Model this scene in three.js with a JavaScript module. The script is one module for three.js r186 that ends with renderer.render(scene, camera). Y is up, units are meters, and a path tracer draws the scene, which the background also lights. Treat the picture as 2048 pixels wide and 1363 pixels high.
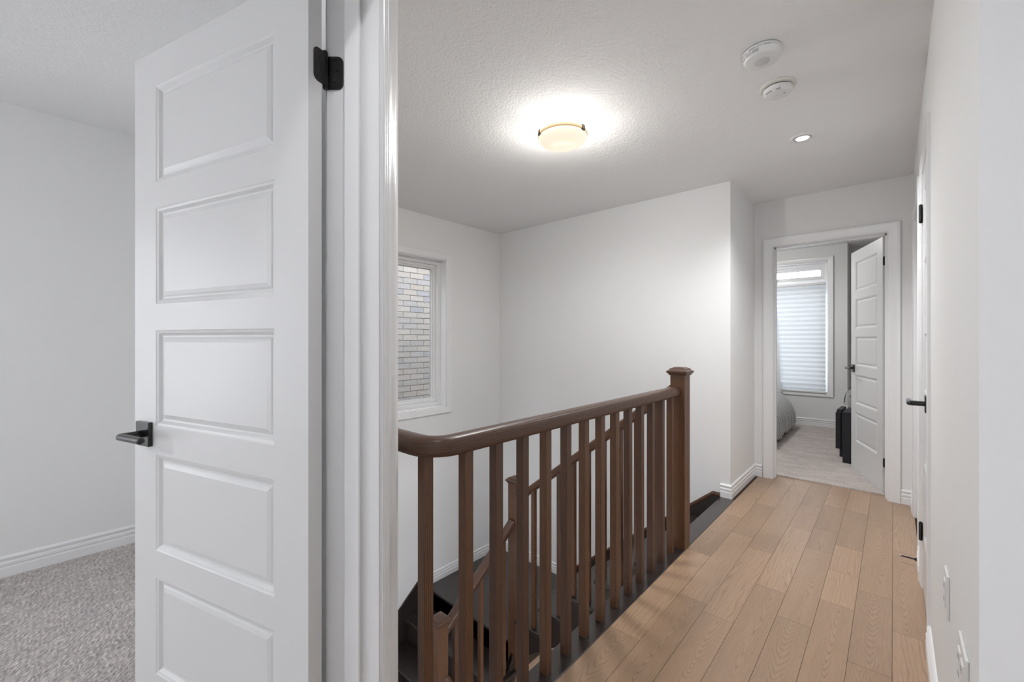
import * as THREE from 'three';
import { RoundedBoxGeometry } from 'three/addons/geometries/RoundedBoxGeometry.js';
import { mergeGeometries, toCreasedNormals } from 'three/addons/utils/BufferGeometryUtils.js';

// ------------------------------------------------------------------ camera, sky, exposure
const scene = new THREE.Scene();
const renderer = new THREE.WebGLRenderer({ antialias: true });
renderer.toneMapping = THREE.LinearToneMapping;
renderer.toneMappingExposure = 1.24;
renderer.shadowMap.enabled = true;

const FOCAL = 844, EYE = 1.2245, YAW = Math.atan(763 / 844);
const camera = new THREE.PerspectiveCamera(2 * Math.atan(681.5 / FOCAL) * 180 / Math.PI, 2048 / 1363, 0.02, 100);
camera.position.set(0, EYE, 0);
camera.rotation.y = YAW;
camera.setViewOffset(2048, 1363, 0, 3.5, 2048, 1363);
scene.add(camera);

scene.background = new THREE.Color().setRGB(0.94, 0.98, 1.06);   // even overcast sky
scene.backgroundIntensity = 4.8;
const LAMP = { hall: 2.15, pot: 6.0, potNear: 1.6, bedroom: 1.9, end: 2.5 };

// ------------------------------------------------------------------ helpers
function rng(seed) { let s = seed >>> 0; return () => { s = (s + 0x6D2B79F5) | 0; let t = Math.imul(s ^ (s >>> 15), 1 | s); t = (t + Math.imul(t ^ (t >>> 7), 61 | t)) ^ t; return ((t ^ (t >>> 14)) >>> 0) / 4294967296; }; }
const R = rng(7);
const rr = (a, b) => a + (b - a) * R();
function hash(x, y, s) { let h = (Math.imul(x, 374761393) + Math.imul(y, 668265263) + Math.imul(s, 2147483647 - 99)) | 0; h = Math.imul(h ^ (h >>> 13), 1274126177); return ((h ^ (h >>> 16)) >>> 0) / 4294967296; }
function vn(x, y, s = 0, px = 0, py = 0) {             // value noise 0..1, periodic when px, py are given
  const ix = Math.floor(x), iy = Math.floor(y), fx = x - ix, fy = y - iy, u = fx * fx * (3 - 2 * fx), v = fy * fy * (3 - 2 * fy);
  const w = (a, p) => p ? ((a % p) + p) % p : a;
  const a = hash(w(ix, px), w(iy, py), s), b = hash(w(ix + 1, px), w(iy, py), s), c = hash(w(ix, px), w(iy + 1, py), s), d = hash(w(ix + 1, px), w(iy + 1, py), s);
  return a + (b - a) * u + (c - a) * v + (a - b - c + d) * u * v;
}
function dataTex(w, h, fn, color = true) {
  const d = new Uint8Array(w * h * 4);
  for (let j = 0; j < h; j++) for (let i = 0; i < w; i++) {
    const c = fn(i / w, j / h, i, j), k = (j * w + i) * 4;
    if (typeof c === 'number') { d[k] = d[k + 1] = d[k + 2] = Math.max(0, Math.min(255, c * 255)); }
    else { d[k] = Math.max(0, Math.min(255, c[0])); d[k + 1] = Math.max(0, Math.min(255, c[1])); d[k + 2] = Math.max(0, Math.min(255, c[2])); }
    d[k + 3] = 255;
  }
  const t = new THREE.DataTexture(d, w, h, THREE.RGBAFormat);
  t.wrapS = t.wrapT = THREE.RepeatWrapping; t.magFilter = THREE.LinearFilter; t.minFilter = THREE.LinearMipmapLinearFilter; t.generateMipmaps = true;
  if (color) t.colorSpace = THREE.SRGBColorSpace;
  t.needsUpdate = true;
  return t;
}
const V = (x, y, z) => new THREE.Vector3(x, y, z);
const ni = (g) => g.index ? g.toNonIndexed() : g;
// uv in metres, chosen per face; v runs along the grain axis (0 x, 1 y, 2 z)
function uvM(g, grain = 1, su = 1, sv = 1, ou = 0, ov = 0) {
  g = ni(g);
  const p = g.attributes.position, uv = new Float32Array(p.count * 2), a = V(), b = V(), c = V(), n = V();
  for (let i = 0; i < p.count; i += 3) {
    a.fromBufferAttribute(p, i); b.fromBufferAttribute(p, i + 1); c.fromBufferAttribute(p, i + 2);
    n.copy(b).sub(a).cross(c.clone().sub(a));
    const m = [Math.abs(n.x), Math.abs(n.y), Math.abs(n.z)], k = m[0] > m[1] && m[0] > m[2] ? 0 : m[1] > m[2] ? 1 : 2;
    const ax = [0, 1, 2].filter((q) => q !== k), va = ax.includes(grain) ? grain : ax[1], ua = ax.find((q) => q !== va);
    [a, b, c].forEach((q, j) => { const e = q.toArray(); uv[(i + j) * 2] = e[ua] * su + ou; uv[(i + j) * 2 + 1] = e[va] * sv + ov; });
  }
  g.setAttribute('uv', new THREE.BufferAttribute(uv, 2));
  return g;
}
function bx(x0, x1, y0, y1, z0, z1, r = 0, grain = 1, su = 1, sv = 1, ou = 0, ov = 0) {
  const w = Math.abs(x1 - x0), h = Math.abs(y1 - y0), d = Math.abs(z1 - z0);
  const g = r ? new RoundedBoxGeometry(w, h, d, 2, Math.min(r, w / 2.01, h / 2.01, d / 2.01)) : new THREE.BoxGeometry(w, h, d);
  g.translate((x0 + x1) / 2, (y0 + y1) / 2, (z0 + z1) / 2);
  return uvM(g, grain, su, sv, ou, ov);
}
const crease = (g, a = 0.6) => toCreasedNormals(ni(g), a);
function merge(gs) { return gs.length === 1 ? gs[0] : mergeGeometries(gs.map((g) => { g = ni(g); for (const k of Object.keys(g.attributes)) if (!['position', 'normal', 'uv'].includes(k)) g.deleteAttribute(k); return g; })); }
const used = {};
function numbered(n) { used[n] = (used[n] ?? -1) + 1; return used[n] ? n + '_' + String(used[n]).padStart(3, '0') : n; }
function mesh(name, geos, mat, parent) {
  const m = new THREE.Mesh(merge([].concat(geos)), mat);
  m.name = parent ? name : numbered(name);
  (parent ?? scene).add(m);
  return m;
}
function tag(o, label, category, group, kind) { o.userData.label = label; if (category) o.userData.category = category; if (group) o.userData.group = group; if (kind) o.userData.kind = kind; return o; }
function thing(name, label, category, pos = [0, 0, 0], turn = 0, group, kind) {
  const o = new THREE.Group(); o.name = numbered(name); o.position.set(...pos); o.rotation.y = turn; scene.add(o);
  return tag(o, label, category, group, kind);
}
const struct = (name, geos, mat, label, category) => tag(mesh(name, geos, mat), label, category, null, 'structure');
// sweep a closed 2-D profile [a across, b along N] along points lying in a plane with normal N, with mitred corners
function sweep(pts, N, prof, { closed = false, su = 1, sv = 1, ou = 0, ov = 0, cre = 0.6 } = {}) {
  const n = pts.length, m = prof.length, rings = [], lens = [0];
  for (let i = 1; i < n; i++) lens.push(lens[i - 1] + pts[i].distanceTo(pts[i - 1]));
  if (closed) lens.push(lens[n - 1] + pts[0].distanceTo(pts[n - 1]));
  const side = (i, j) => pts[j].clone().sub(pts[i]).normalize().cross(N).normalize();
  for (let i = 0; i < n; i++) {
    const s1 = (i > 0 || closed) ? side((i - 1 + n) % n, i) : side(i, i + 1), s2 = (i < n - 1 || closed) ? side(i, (i + 1) % n) : s1;
    const M = s1.clone().add(s2).multiplyScalar(1 / (1 + s1.dot(s2)));
    rings.push(prof.map(([a, b]) => pts[i].clone().addScaledVector(M, a).addScaledVector(N, b)));
  }
  const per = [0]; for (let k = 0; k < m; k++) { const p = prof[k], q = prof[(k + 1) % m]; per.push(per[k] + Math.hypot(p[0] - q[0], p[1] - q[1])); }
  const P = [], U = [], push = (v, u, w) => { P.push(v.x, v.y, v.z); U.push(u * su + ou, w * sv + ov); };
  let area = 0; for (let k = 0; k < m; k++) { const p = prof[k], q = prof[(k + 1) % m]; area += p[0] * q[1] - q[0] * p[1]; }
  const flip = area < 0;
  for (let i = 0; i < (closed ? n : n - 1); i++) {
    const A = rings[i], B = rings[(i + 1) % n];
    for (let k = 0; k < m; k++) {
      const k2 = (k + 1) % m, q = [[A[k], per[k], lens[i]], [A[k2], per[k + 1], lens[i]], [B[k2], per[k + 1], lens[i + 1]], [B[k], per[k], lens[i + 1]]];
      for (const t of flip ? [0, 1, 2, 0, 2, 3] : [0, 2, 1, 0, 3, 2]) push(...q[t]);
    }
  }
  if (!closed) {
    const tri = THREE.ShapeUtils.triangulateShape(prof.map(([a, b]) => new THREE.Vector2(a, b)), []);
    for (const [ring, rev] of [[rings[0], false], [rings[n - 1], true]]) for (const t of tri) {
      const o = (rev !== flip) ? [t[0], t[2], t[1]] : t;
      for (const k of o) push(ring[k], prof[k][0], prof[k][1]);
    }
  }
  const g = new THREE.BufferGeometry();
  g.setAttribute('position', new THREE.Float32BufferAttribute(P, 3));
  g.setAttribute('uv', new THREE.Float32BufferAttribute(U, 2));
  g.computeVertexNormals();
  return crease(g, cre);
}
// a wall slab with rectangular openings; axis 'x': the slab spans z and y, axis 'z': it spans x and y
function wallGeo(axis, t0, t1, a0, a1, y0, y1, holes = []) {
  const as = [...new Set([a0, a1, ...holes.flatMap((h) => [h[0], h[1]])])].filter((v) => v >= a0 && v <= a1).sort((p, q) => p - q), out = [];
  for (let i = 0; i + 1 < as.length; i++) {
    const c = (as[i] + as[i + 1]) / 2, hs = holes.filter((h) => c > h[0] && c < h[1]).sort((p, q) => p[2] - q[2]);
    let y = y0;
    for (const h of [...hs, [0, 0, y1, y1]]) { if (h[2] > y + 1e-6) out.push(axis === 'x' ? bx(t0, t1, y, h[2], as[i], as[i + 1]) : bx(as[i], as[i + 1], y, h[2], t0, t1)); y = h[3]; }
  }
  return out;
}

// ------------------------------------------------------------------ materials
const std = (o) => new THREE.MeshStandardMaterial(o);
const phys = (o) => new THREE.MeshPhysicalMaterial(o);
const lin = (r, g, b) => new THREE.Color().setRGB(r, g, b);

const stippleTex = dataTex(1024, 1024, (u, v) => {
  const a = vn(u * 150, v * 150, 3, 150, 150), b = vn(u * 75, v * 75, 5, 75, 75), c = vn(u * 300, v * 300, 8, 300, 300);
  return Math.pow(Math.max(0, 0.5 * a + 0.35 * b + 0.25 * c - 0.15), 1.3);
}, false);
const rollerTex = dataTex(512, 512, (u, v) => 0.6 * vn(u * 120, v * 120, 21, 120, 120) + 0.4 * vn(u * 50, v * 50, 22, 50, 50), false);
const M = {};
M.wall = std({ color: lin(0.85, 0.85, 0.845), roughness: 0.75, bumpMap: rollerTex, bumpScale: 0.0003 });
M.ceiling = std({ color: lin(0.90, 0.90, 0.90), roughness: 0.95, bumpMap: stippleTex, bumpScale: 0.0016 });
M.trim = phys({ color: lin(0.87, 0.87, 0.875), roughness: 0.28, clearcoat: 0.25, clearcoatRoughness: 0.2 });
M.door = phys({ color: lin(0.71, 0.71, 0.71), roughness: 0.32, clearcoat: 0.12, clearcoatRoughness: 0.25 });
M.vinyl = std({ color: lin(0.82, 0.82, 0.82), roughness: 0.35 });
M.plastic = std({ color: lin(0.80, 0.80, 0.79), roughness: 0.4 });
M.plasticOld = std({ color: lin(0.74, 0.73, 0.68), roughness: 0.45 });
M.greyPlastic = std({ color: lin(0.42, 0.42, 0.42), roughness: 0.4 });
M.slot = std({ color: lin(0.05, 0.05, 0.05), roughness: 0.7 });
M.black = phys({ color: lin(0.012, 0.012, 0.013), roughness: 0.25, metalness: 0.0, clearcoat: 0.25, clearcoatRoughness: 0.12 });
M.blackHinge = std({ color: lin(0.004, 0.004, 0.004), roughness: 0.42, metalness: 0, bumpMap: rollerTex, bumpScale: 0.0015 });
M.bronze = std({ color: lin(0.03, 0.018, 0.010), roughness: 0.4, metalness: 0.6 });
M.rubber = std({ color: lin(0.5, 0.42, 0.38), roughness: 0.7 });
M.glass = phys({ color: 0xffffff, transmission: 1, thickness: 0, roughness: 0, ior: 1.5 });

// light oak planks: cathedral and straight grain, one map per variant covering 0.127 m x 1.3 m
function oakTex(seed, kind) {
  const r = rng(seed), c0 = (r() - 0.5) * 0.5, tilt = 1.2 + r() * 1.4, bend = 5 + r() * 5, tone = 0.94 + r() * 0.12, s1 = Math.floor(r() * 999);
  return dataTex(192, 1536, (u, vv) => {
    const t = u - 0.5, s = vv * 1.3;
    const wob = vn(s * 2.2, t * 2 + 7, s1) - 0.5, wob2 = vn(s * 9, t * 9, s1 + 1) - 0.5;
    let g;
    if (kind === 'flat') { const c = c0 + 0.25 * (vn(s * 1.1, 3.3, s1 + 2) - 0.5); g = bend * (t - c) * (t - c) + tilt * s + 0.7 * wob + 0.10 * wob2; g *= 9; }
    else g = t * 8 + 2.6 * wob + 0.8 * wob2 + s * 0.9;
    const f = g - Math.floor(g), line = Math.exp(-f * 5.5) * 0.9 + Math.exp(-(1 - f) * 26) * 0.7;
    const keep = 0.2 + 0.9 * vn(s * 3, t * 5 + 9, s1 + 3);
    const fib = vn(t * 95, s * 14, s1 + 4) * 0.6 + vn(t * 190, s * 40, s1 + 5) * 0.4, pore = Math.pow(vn(t * 150, s * 28, s1 + 6), 5);
    const patch = vn(s * 1.7, t * 1.5, s1 + 7) - 0.5;
    const k = 1 - (kind === 'flat' ? 0.25 : 0.15) * line * keep - 0.10 * (fib - 0.5) - 0.14 * pore * (0.4 + line) + 0.05 * patch;
    return [170 * k * tone, 141 * Math.pow(k, 1.18) * tone, 115 * Math.pow(k, 1.36) * tone];
  });
}
const oakMats = [11, 23, 35, 47, 59, 71].map((s, i) => { const t = oakTex(s, i % 3 === 2 ? 'straight' : 'flat'); return phys({ map: t, bumpMap: t, bumpScale: 0.0005, roughness: 0.36, clearcoat: 0.25, clearcoatRoughness: 0.28 }); });
M.subfloor = std({ color: lin(0.10, 0.065, 0.04), roughness: 0.9 });
M.oakPlain = oakMats[2];
// dark stained oak, map covers 0.25 m x 1 m
function darkOak(seed, base, amp) {
  return dataTex(256, 1024, (u, v) => {
    const wob = vn(v * 3, u * 3, seed, 3, 3) - 0.5, wob2 = vn(v * 9, u * 12, seed + 1, 9, 12) - 0.5;
    const g = u * 38 + 2.4 * wob + 0.8 * wob2, f = g - Math.floor(g), line = Math.exp(-f * 3.2) + 0.6 * Math.exp(-(1 - f) * 14);
    const fib = vn(u * 170, v * 26, seed + 2, 170, 26), pore = Math.pow(vn(u * 240, v * 60, seed + 3, 240, 60), 4), broad = vn(u * 5, v * 4, seed + 4, 5, 4);
    const k = 1 + amp * (0.34 - 0.62 * line * (0.4 + 0.6 * broad)) + 0.22 * (fib - 0.5) - 0.3 * pore + 0.16 * (broad - 0.5);
    return [base[0] * k, base[1] * Math.pow(Math.max(k, 0.05), 1.12), base[2] * Math.pow(Math.max(k, 0.05), 1.22)];
  });
}
const dk1 = darkOak(101, [77, 50, 32], 1.35), dk2 = darkOak(131, [70, 46, 33], 1.0), dk3 = darkOak(151, [46, 39, 36], 0.5);
const darkMat = (t, rough, cc) => phys({ map: t, bumpMap: t, bumpScale: 0.0004, roughness: rough, clearcoat: cc, clearcoatRoughness: 0.25 });
M.dark = darkMat(dk1, 0.42, 0.2); M.dark2 = darkMat(dk2, 0.42, 0.2); M.darkTread = darkMat(dk3, 0.3, 0.5);
const DU = 4, DV = 1;                                             // metres to uv for the dark oak
const dbx = (x0, x1, y0, y1, z0, z1, r, grain) => bx(x0, x1, y0, y1, z0, z1, r, grain, DU, DV, R() * 7, R() * 5);

const carpetTex = (seed) => dataTex(1024, 1024, (u, v) => {
  const wx = (vn(u * 24, v * 24, seed, 24, 24) - 0.5) * 0.02, wy = (vn(u * 24, v * 24, seed + 9, 24, 24) - 0.5) * 0.02, a = u + wx, b = v + wy;
  const loop = vn((a + b) * 42, (a - b) * 130, seed + 1, 42, 130), fine = vn(u * 260, v * 260, seed + 5, 260, 260);
  const row = 0.5 + 0.5 * Math.sin((b * 44 + 0.5 * vn(a * 60, b * 44, seed + 4, 60, 44)) * 6.2832), low = vn(u * 5, v * 5, seed + 3, 5, 5);
  const k = 0.70 + 0.30 * loop + 0.07 * row + 0.10 * (fine - 0.5) + 0.05 * (low - 0.5);
  return [214 * k, 207 * k, 203 * k];
});
const cpt = carpetTex(301);
M.carpet = std({ map: cpt, bumpMap: cpt, bumpScale: 0.010, roughness: 1 });
const cpt2 = dataTex(512, 512, (u, v) => { const k = 0.86 + 0.16 * vn(u * 200, v * 200, 401, 200, 200) + 0.09 * (vn(u * 9, v * 20, 402, 9, 20) - 0.5) + 0.06 * (vn(u * 40, v * 60, 403, 40, 60) - 0.5); return [202 * k, 192 * k, 186 * k]; });
M.carpetFar = std({ map: cpt2, bumpMap: cpt2, bumpScale: 0.005, roughness: 1 });

// ------------------------------------------------------------------ the shell
const CEIL = 2.44, XL = -3.39, ZF = -3.53, ZE = -4.29, XR = 0.108, DOORH = 2.035, LOW = -2.765;
const W1 = { z0: -2.745, z1: -1.93, y0: 0.54, y1: 2.03 };          // stair window
const W3 = { z0: 0.95, z1: 2.35, y0: 0.45, y1: 2.08 };             // bedroom window beside the camera
const W4 = { x0: -2.7, x1: -0.8, y0: 0.45, y1: 2.12 }, W9 = { x0: 0.55, x1: 2.2, y0: 0.3, y1: 2.1 };              // bedroom window behind the camera
const W2 = { x0: -1.62, x1: -0.671, y0: 0.49, y1: 2.305 };         // end bedroom window
const W8 = { z0: -1.80, z1: -0.95, y0: -1.4 };   // sister window beside the one in view
const ZG = -7.24, W6 = { z0: -7.0, z1: -4.8, y0: 0.4, y1: 2.25 };   // end bedroom side window, seen in the gloss of its door
struct('wall_exterior', wallGeo('x', XL - 0.18, XL, -8.2, 4.4, -3, 2.7, [[W1.z0, W1.z1, W1.y0, W1.y1], [W3.z0, W3.z1, W3.y0, W3.y1], [W6.z0, W6.z1, W6.y0, W6.y1], [W8.z0, W8.z1, W8.y0, W1.y1]]), M.wall, 'white outside wall with the stair window and the carpeted bedroom beside it', 'wall');
struct('wall_back', wallGeo('z', 4.2, 4.4, XL, -0.28, -3, 2.7, [[W4.x0, W4.x1, W4.y0, W4.y1], [-3.1, -0.6, -2.6, -0.45]]), M.wall, 'bedroom wall behind the viewer with a wide window', 'wall');
struct('wall_rear', wallGeo('z', 2.6, 2.78, -0.28, 2.5, -3, 2.7, [[W9.x0, W9.x1, W9.y0, W9.y1]]), M.wall, 'wall behind the viewer closing the open landing', 'wall');
struct('wall_outer', wallGeo('x', 2.5, 2.7, -8.2, 2.78, -3, 2.7, [[-4.0, 1.0, -2.6, -0.5]]), M.wall, 'white outer wall beyond the rooms on the right', 'wall');
struct('wall_front', [...wallGeo('z', ZG - 0.18, ZG, XL, -0.46, -3, 2.7, [[W2.x0, W2.x1, W2.y0, W2.y1], [-3.1, -1.1, -2.7, -0.7]]), bx(-0.64, -0.46, -3, 2.7, -7.6, ZG - 0.18), bx(-0.64, 2.5, -3, 2.7, -7.8, -7.6)], M.wall, 'end bedroom wall around the window with the pleated shade', 'wall');
struct('wall_end', wallGeo('z', ZE - 0.12, ZE, XL, 2.5, -0.3, 2.6, [[-0.795, -0.026, -0.02, DOORH + 0.012]]), M.wall, 'white wall closing the hallway around the open bedroom door', 'wall');
struct('wall_alcove', bx(-1.05, -0.93, -0.3, CEIL, ZE, ZF - 0.12), M.wall, 'short white side wall between the stairwell and the end door', 'wall');
struct('wall_stair', bx(XL, -0.93, -1.45, CEIL, ZF - 0.12, ZF), M.wall, 'tall white stairwell wall behind the railing', 'wall');
struct('wall_right', wallGeo('x', XR, XR + 0.12, ZE, -1.066, -0.3, CEIL, [[-2.905, -2.385, -0.02, DOORH + 0.012], [-4.012, -3.258, -0.02, DOORH + 0.012]]), M.wall, 'long white hallway wall with two doors on the right', 'wall');
struct('wall_nook', bx(XR + 0.12, 2.5, -0.3, CEIL, -1.186, -1.066), M.wall, 'white wall turning off at the right edge of the picture', 'wall');
// the near doorway stands in a wall set at an angle: local x runs along the opening from the hinge jamb, local z points into the bedroom
const DG = { o: [-0.975, -0.442], turn: -Math.atan2(763 / 844, 1) - 0, W: 0.765, T: 0.117, H: 2.043 };
DG.turn = -Math.atan2(Math.cos(YAW), Math.sin(YAW));
const dg = (g) => { g.rotateY(DG.turn); g.translate(DG.o[0], 0, DG.o[1]); return g; };
struct('wall_bedroom', [bx(XL, -1.036, -0.3, CEIL, -0.667, -0.55), ...wallGeo('z', -DG.T, 0, -0.164, 1.05, -0.3, CEIL, [[-0.017, DG.W + 0.017, -0.3, DG.H + 0.017]]).map(dg), bx(-0.40, -0.28, -3, CEIL, 0.30, 4.2)], M.wall, 'white walls of the near bedroom with the angled doorway', 'wall');
struct('wall_landing', bx(XL, -1.26, -0.3, CEIL, -0.80, -0.667), M.wall, 'white wall at the near end of the stairwell, hidden by the doorway', 'wall');
struct('ceiling', [bx(XL, -0.28, CEIL, 2.6, ZE - 0.12, 4.2), bx(-0.28, 2.5, CEIL, 2.6, ZE - 0.12, 2.6)], M.ceiling, 'white stippled ceiling over the hallway, stairwell and near bedroom', 'ceiling');
struct('ceiling', [bx(XL, 2.5, 2.52, 2.7, -8.0, ZE - 0.12)], M.ceiling, 'white ceiling of the end bedroom', 'ceiling');

// hallway floor: every plank is a piece on the sub-floor
const floor = tag(mesh('floor', [bx(-1.0, 2.5, -0.3, -0.014, ZE - 0.12, 2.6), bx(XL, -1.0, -0.3, -0.014, ZE - 0.12, ZF - 0.12)], M.subfloor), 'light oak plank floor of the hallway', 'floor', null, 'structure');
{
  const rows = [-0.897, -0.766, -0.639, -0.512, -0.385, -0.258, -0.131, -0.004, 0.108];
  const known = [[-1.62, -2.52, -3.2], [-2.05, -2.93, -3.565], [-2.786, -3.64], [-1.55, -2.39, -3.275], [-2.18, -3.01, -3.36, -3.86], [-1.75, -2.45, -2.80, -3.16], [-2.05, -2.666, -3.646], [-2.39, -3.3]];
  const plank = (x0, x1, z0, z1) => {
    const g = bx(x0 + 0.0006, x1 - 0.0006, -0.014, 0, z1 + 0.0006, z0 - 0.0006, 0, 2);
    const uv = g.attributes.uv, p = g.attributes.position, L = z0 - z1, ov = R() * Math.max(0, 1.27 - L), fl = R() < 0.5;
    for (let i = 0; i < p.count; i++) uv.setXY(i, (fl ? x1 - p.getX(i) : p.getX(i) - x0) / 0.127, 0.01 + (ov + (p.getZ(i) - z1)) / 1.3);
    mesh('plank', g, oakMats[Math.floor(R() * oakMats.length)], floor);
  };
  rows.slice(0, -1).forEach((x0, i) => {
    const js = [0.1, ...(known[i][0] < -1.3 ? [rr(-0.35, -0.6), rr(-1.1, -1.35)] : []), ...known[i]];
    for (let z = js[js.length - 1]; ;) { z -= rr(0.5, 0.9); if (z < ZE - 0.25) break; js.push(z); }
    js.push(ZE - 0.12);
    for (let k = 0; k + 1 < js.length; k++) { if (js[k] - js[k + 1] > 1.25) { const m = (js[k] + js[k + 1]) / 2; plank(x0, rows[i + 1], js[k], m); plank(x0, rows[i + 1], m, js[k + 1]); } else plank(x0, rows[i + 1], js[k], js[k + 1]); }
  });
  for (let x = XR; x < 0.9; x += 0.127) plank(x, x + 0.127, 0.1, -1.066);
}
{ const f = (a, t) => { const v = V(a, 0, t).applyAxisAngle(V(0, 1, 0), DG.turn); return new THREE.Vector2(v.x + DG.o[0], -(v.z + DG.o[1])); };
  const c = new THREE.Shape([new THREE.Vector2(XL, 0.55), new THREE.Vector2(-1.06, 0.55), f(-0.05, -0.06), f(0.95, -0.06), new THREE.Vector2(-0.34, -0.40), new THREE.Vector2(-0.34, -4.2), new THREE.Vector2(XL, -4.2)]);
  const g = ni(new THREE.ExtrudeGeometry(c, { depth: 0.307, bevelEnabled: false })); g.rotateX(-Math.PI / 2); g.translate(0, -0.3, 0);
  struct('floor', uvM(g, 2, 1.3, 1.3), M.carpet, 'grey looped carpet of the near bedroom', 'carpet');
  struct('floor', bx(-0.28, 2.5, -0.013, 0.007, 0.1, 2.6), M.carpetFar, 'carpet of the landing behind the viewer', 'carpet'); }
struct('floor', uvM(bx(XL, 2.5, -0.3, 0.010, -8.0, ZE - 0.12), 2, 1, 1), M.carpetFar, 'beige carpet of the end bedroom', 'carpet');
struct('floor', uvM(bx(XL, 2.5, -2.95, LOW, -8.0, 4.2), 0, 1 / 0.127, 1 / 1.3), M.oakPlain, 'light wood floor of the storey below the stairs', 'floor');
struct('ground', bx(-14, 12, -3.6, -3.3, -20, 16), std({ color: lin(0.68, 0.67, 0.65), roughness: 1 }), 'ground outside the house', 'ground');

// ------------------------------------------------------------------ baseboards and casings
const BASE = [[0, 0], [0.015, 0], [0.015, 0.046], [0.011, 0.050], [0.011, 0.056], [0.0145, 0.060], [0.0145, 0.072], [0.009, 0.077], [0.009, 0.083], [0.012, 0.087], [0.0125, 0.096], [0.008, 0.103], [0.004, 0.106], [0, 0.106]];
const UP = V(0, 1, 0);
const base = (name, pts, label, y = 0) => struct(name, sweep(pts.map(([x, z]) => V(x, y, z)), UP, BASE), M.trim, label, 'baseboard');   // the profile grows to the right of the path
base('baseboard_bedroom', [[XL, 4.2], [XL, -0.55], [-1.10, -0.55]], 'white moulded baseboard along the carpet behind the near door', 0.006);
base('baseboard_landing', [[XL, -2.40], [XL, ZF], [-2.42, ZF]], 'white moulded baseboard around the stair landing', -1.185);
base('baseboard_alcove', [[-1.0, ZF], [-0.93, ZF], [-0.93, ZE], [-0.866, ZE]], 'white moulded baseboard stepping around the alcove corner');
base('baseboard_end', [[0.041, ZE], [XR, ZE], [XR, -4.085]], 'short white baseboard right of the end door');
base('baseboard_hall', [[XR, -3.185], [XR, -2.97]], 'short white baseboard between the two hallway doors');
base('baseboard_right', [[XR, -2.32], [XR, -1.066], [1.5, -1.066]], 'white moulded baseboard along the hallway wall below the wall plates');
base('baseboard_far', [[XL, ZG], [-0.46, ZG], [-0.46, -7.6], [2.5, -7.6]], 'white baseboard under the end bedroom window', 0.008);

const CAS = [[0, 0], [0, 0.009], [0.005, 0.012], [0.022, 0.0125], [0.027, 0.015], [0.046, 0.0165], [0.052, 0.019], [0.066, 0.019], [0.070, 0.016], [0.070, 0]];
const casing = (name, pts, N, label, prof = CAS, closed) => struct(name, sweep(pts, N, prof, { closed }), M.trim, label, 'door trim');
let trimN = 0;
const trim = (geos, label) => struct('trim_' + (++trimN), geos, M.trim, label, 'door trim');
// path order: the profile grows to the right of travel seen against N
trim(sweep([V(-0.030, 0, ZE), V(-0.030, DOORH + 0.004, ZE), V(-0.791, DOORH + 0.004, ZE), V(-0.791, 0, ZE)].map((p) => p), V(0, 0, 1), CAS), 'white casing around the end bedroom doorway');
// jambs of the end door with stops
trim([bx(-0.795, -0.783, 0, DOORH, ZE - 0.128, ZE + 0.001), bx(-0.038, -0.026, 0, DOORH, ZE - 0.128, ZE + 0.001), bx(-0.795, -0.026, DOORH, DOORH + 0.012, ZE - 0.128, ZE + 0.001),
  bx(-0.783, -0.772, 0, DOORH, ZE - 0.085, ZE - 0.05), bx(-0.049, -0.038, 0, DOORH, ZE - 0.085, ZE - 0.05), bx(-0.783, -0.038, DOORH - 0.011, DOORH, ZE - 0.085, ZE - 0.05)], 'white jamb and stop of the end bedroom doorway');
const NX = V(-1, 0, 0);
for (const [za, zb, what] of [[-2.90, -2.39, 'closet door nearest in the hallway'], [-4.007, -3.263, 'recessed door at the far right of the hallway']]) {
  trim(sweep([V(XR, 0, zb), V(XR, DOORH + 0.007, zb), V(XR, DOORH + 0.007, za), V(XR, 0, za)], NX, CAS.map(([a, b]) => [a, b * 0.6])), 'white casing around the ' + what);
  trim([bx(XR - 0.001, XR + 0.12, 0, DOORH, za - 0.005, za + 0.007), bx(XR - 0.001, XR + 0.12, 0, DOORH, zb - 0.007, zb + 0.005), bx(XR - 0.001, XR + 0.12, DOORH, DOORH + 0.012, za, zb)], 'white jamb lining the ' + what);
}
// near doorway
{ const W = DG.W, H = DG.H, T = DG.T, b = (...a) => dg(bx(...a));
  trim([b(-0.017, 0, 0, H, -T, 0.004), b(W, W + 0.017, 0, H, -T, 0.004), b(-0.017, W + 0.017, H, H + 0.017, -T, 0.004),
    b(0, 0.012, 0, H, -0.076, -0.040, 0.003), b(W - 0.012, W, 0, H, -0.076, -0.040, 0.003), b(0.012, W - 0.012, H - 0.012, H, -0.076, -0.040, 0.003)], 'white jamb and stop of the near doorway beside the black hinge');
  const pr = [[0, 0], [0, 0.008]];                                   // reeded face towards the hallway
  for (let i = 0; i < 3; i++) { const a0 = 0.003 + i * 0.0085; for (let k = 0; k <= 5; k++) { const t = Math.PI * k / 5; pr.push([a0 + 0.0042 - 0.0042 * Math.cos(t), 0.0085 + i * 0.002 + 0.004 * Math.sin(t)]); } }
  pr.push([0.030, 0.015], [0.046, 0.0165], [0.054, 0.020], [0.068, 0.020], [0.072, 0.017], [0.072, 0]);
  const path = [V(-0.006, 0, 0), V(-0.006, H + 0.006, 0), V(W + 0.006, H + 0.006, 0), V(W + 0.006, 0, 0)];
  trim(dg(sweep(path.map((p) => V(p.x, p.y, -T)), V(0, 0, -1), pr)), 'white reeded casing on the hallway side of the near doorway');
  trim(dg(sweep(path.map((p) => V(p.x, p.y, 0)).reverse(), V(0, 0, 1), CAS)), 'white casing on the bedroom side of the near doorway'); }

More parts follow.
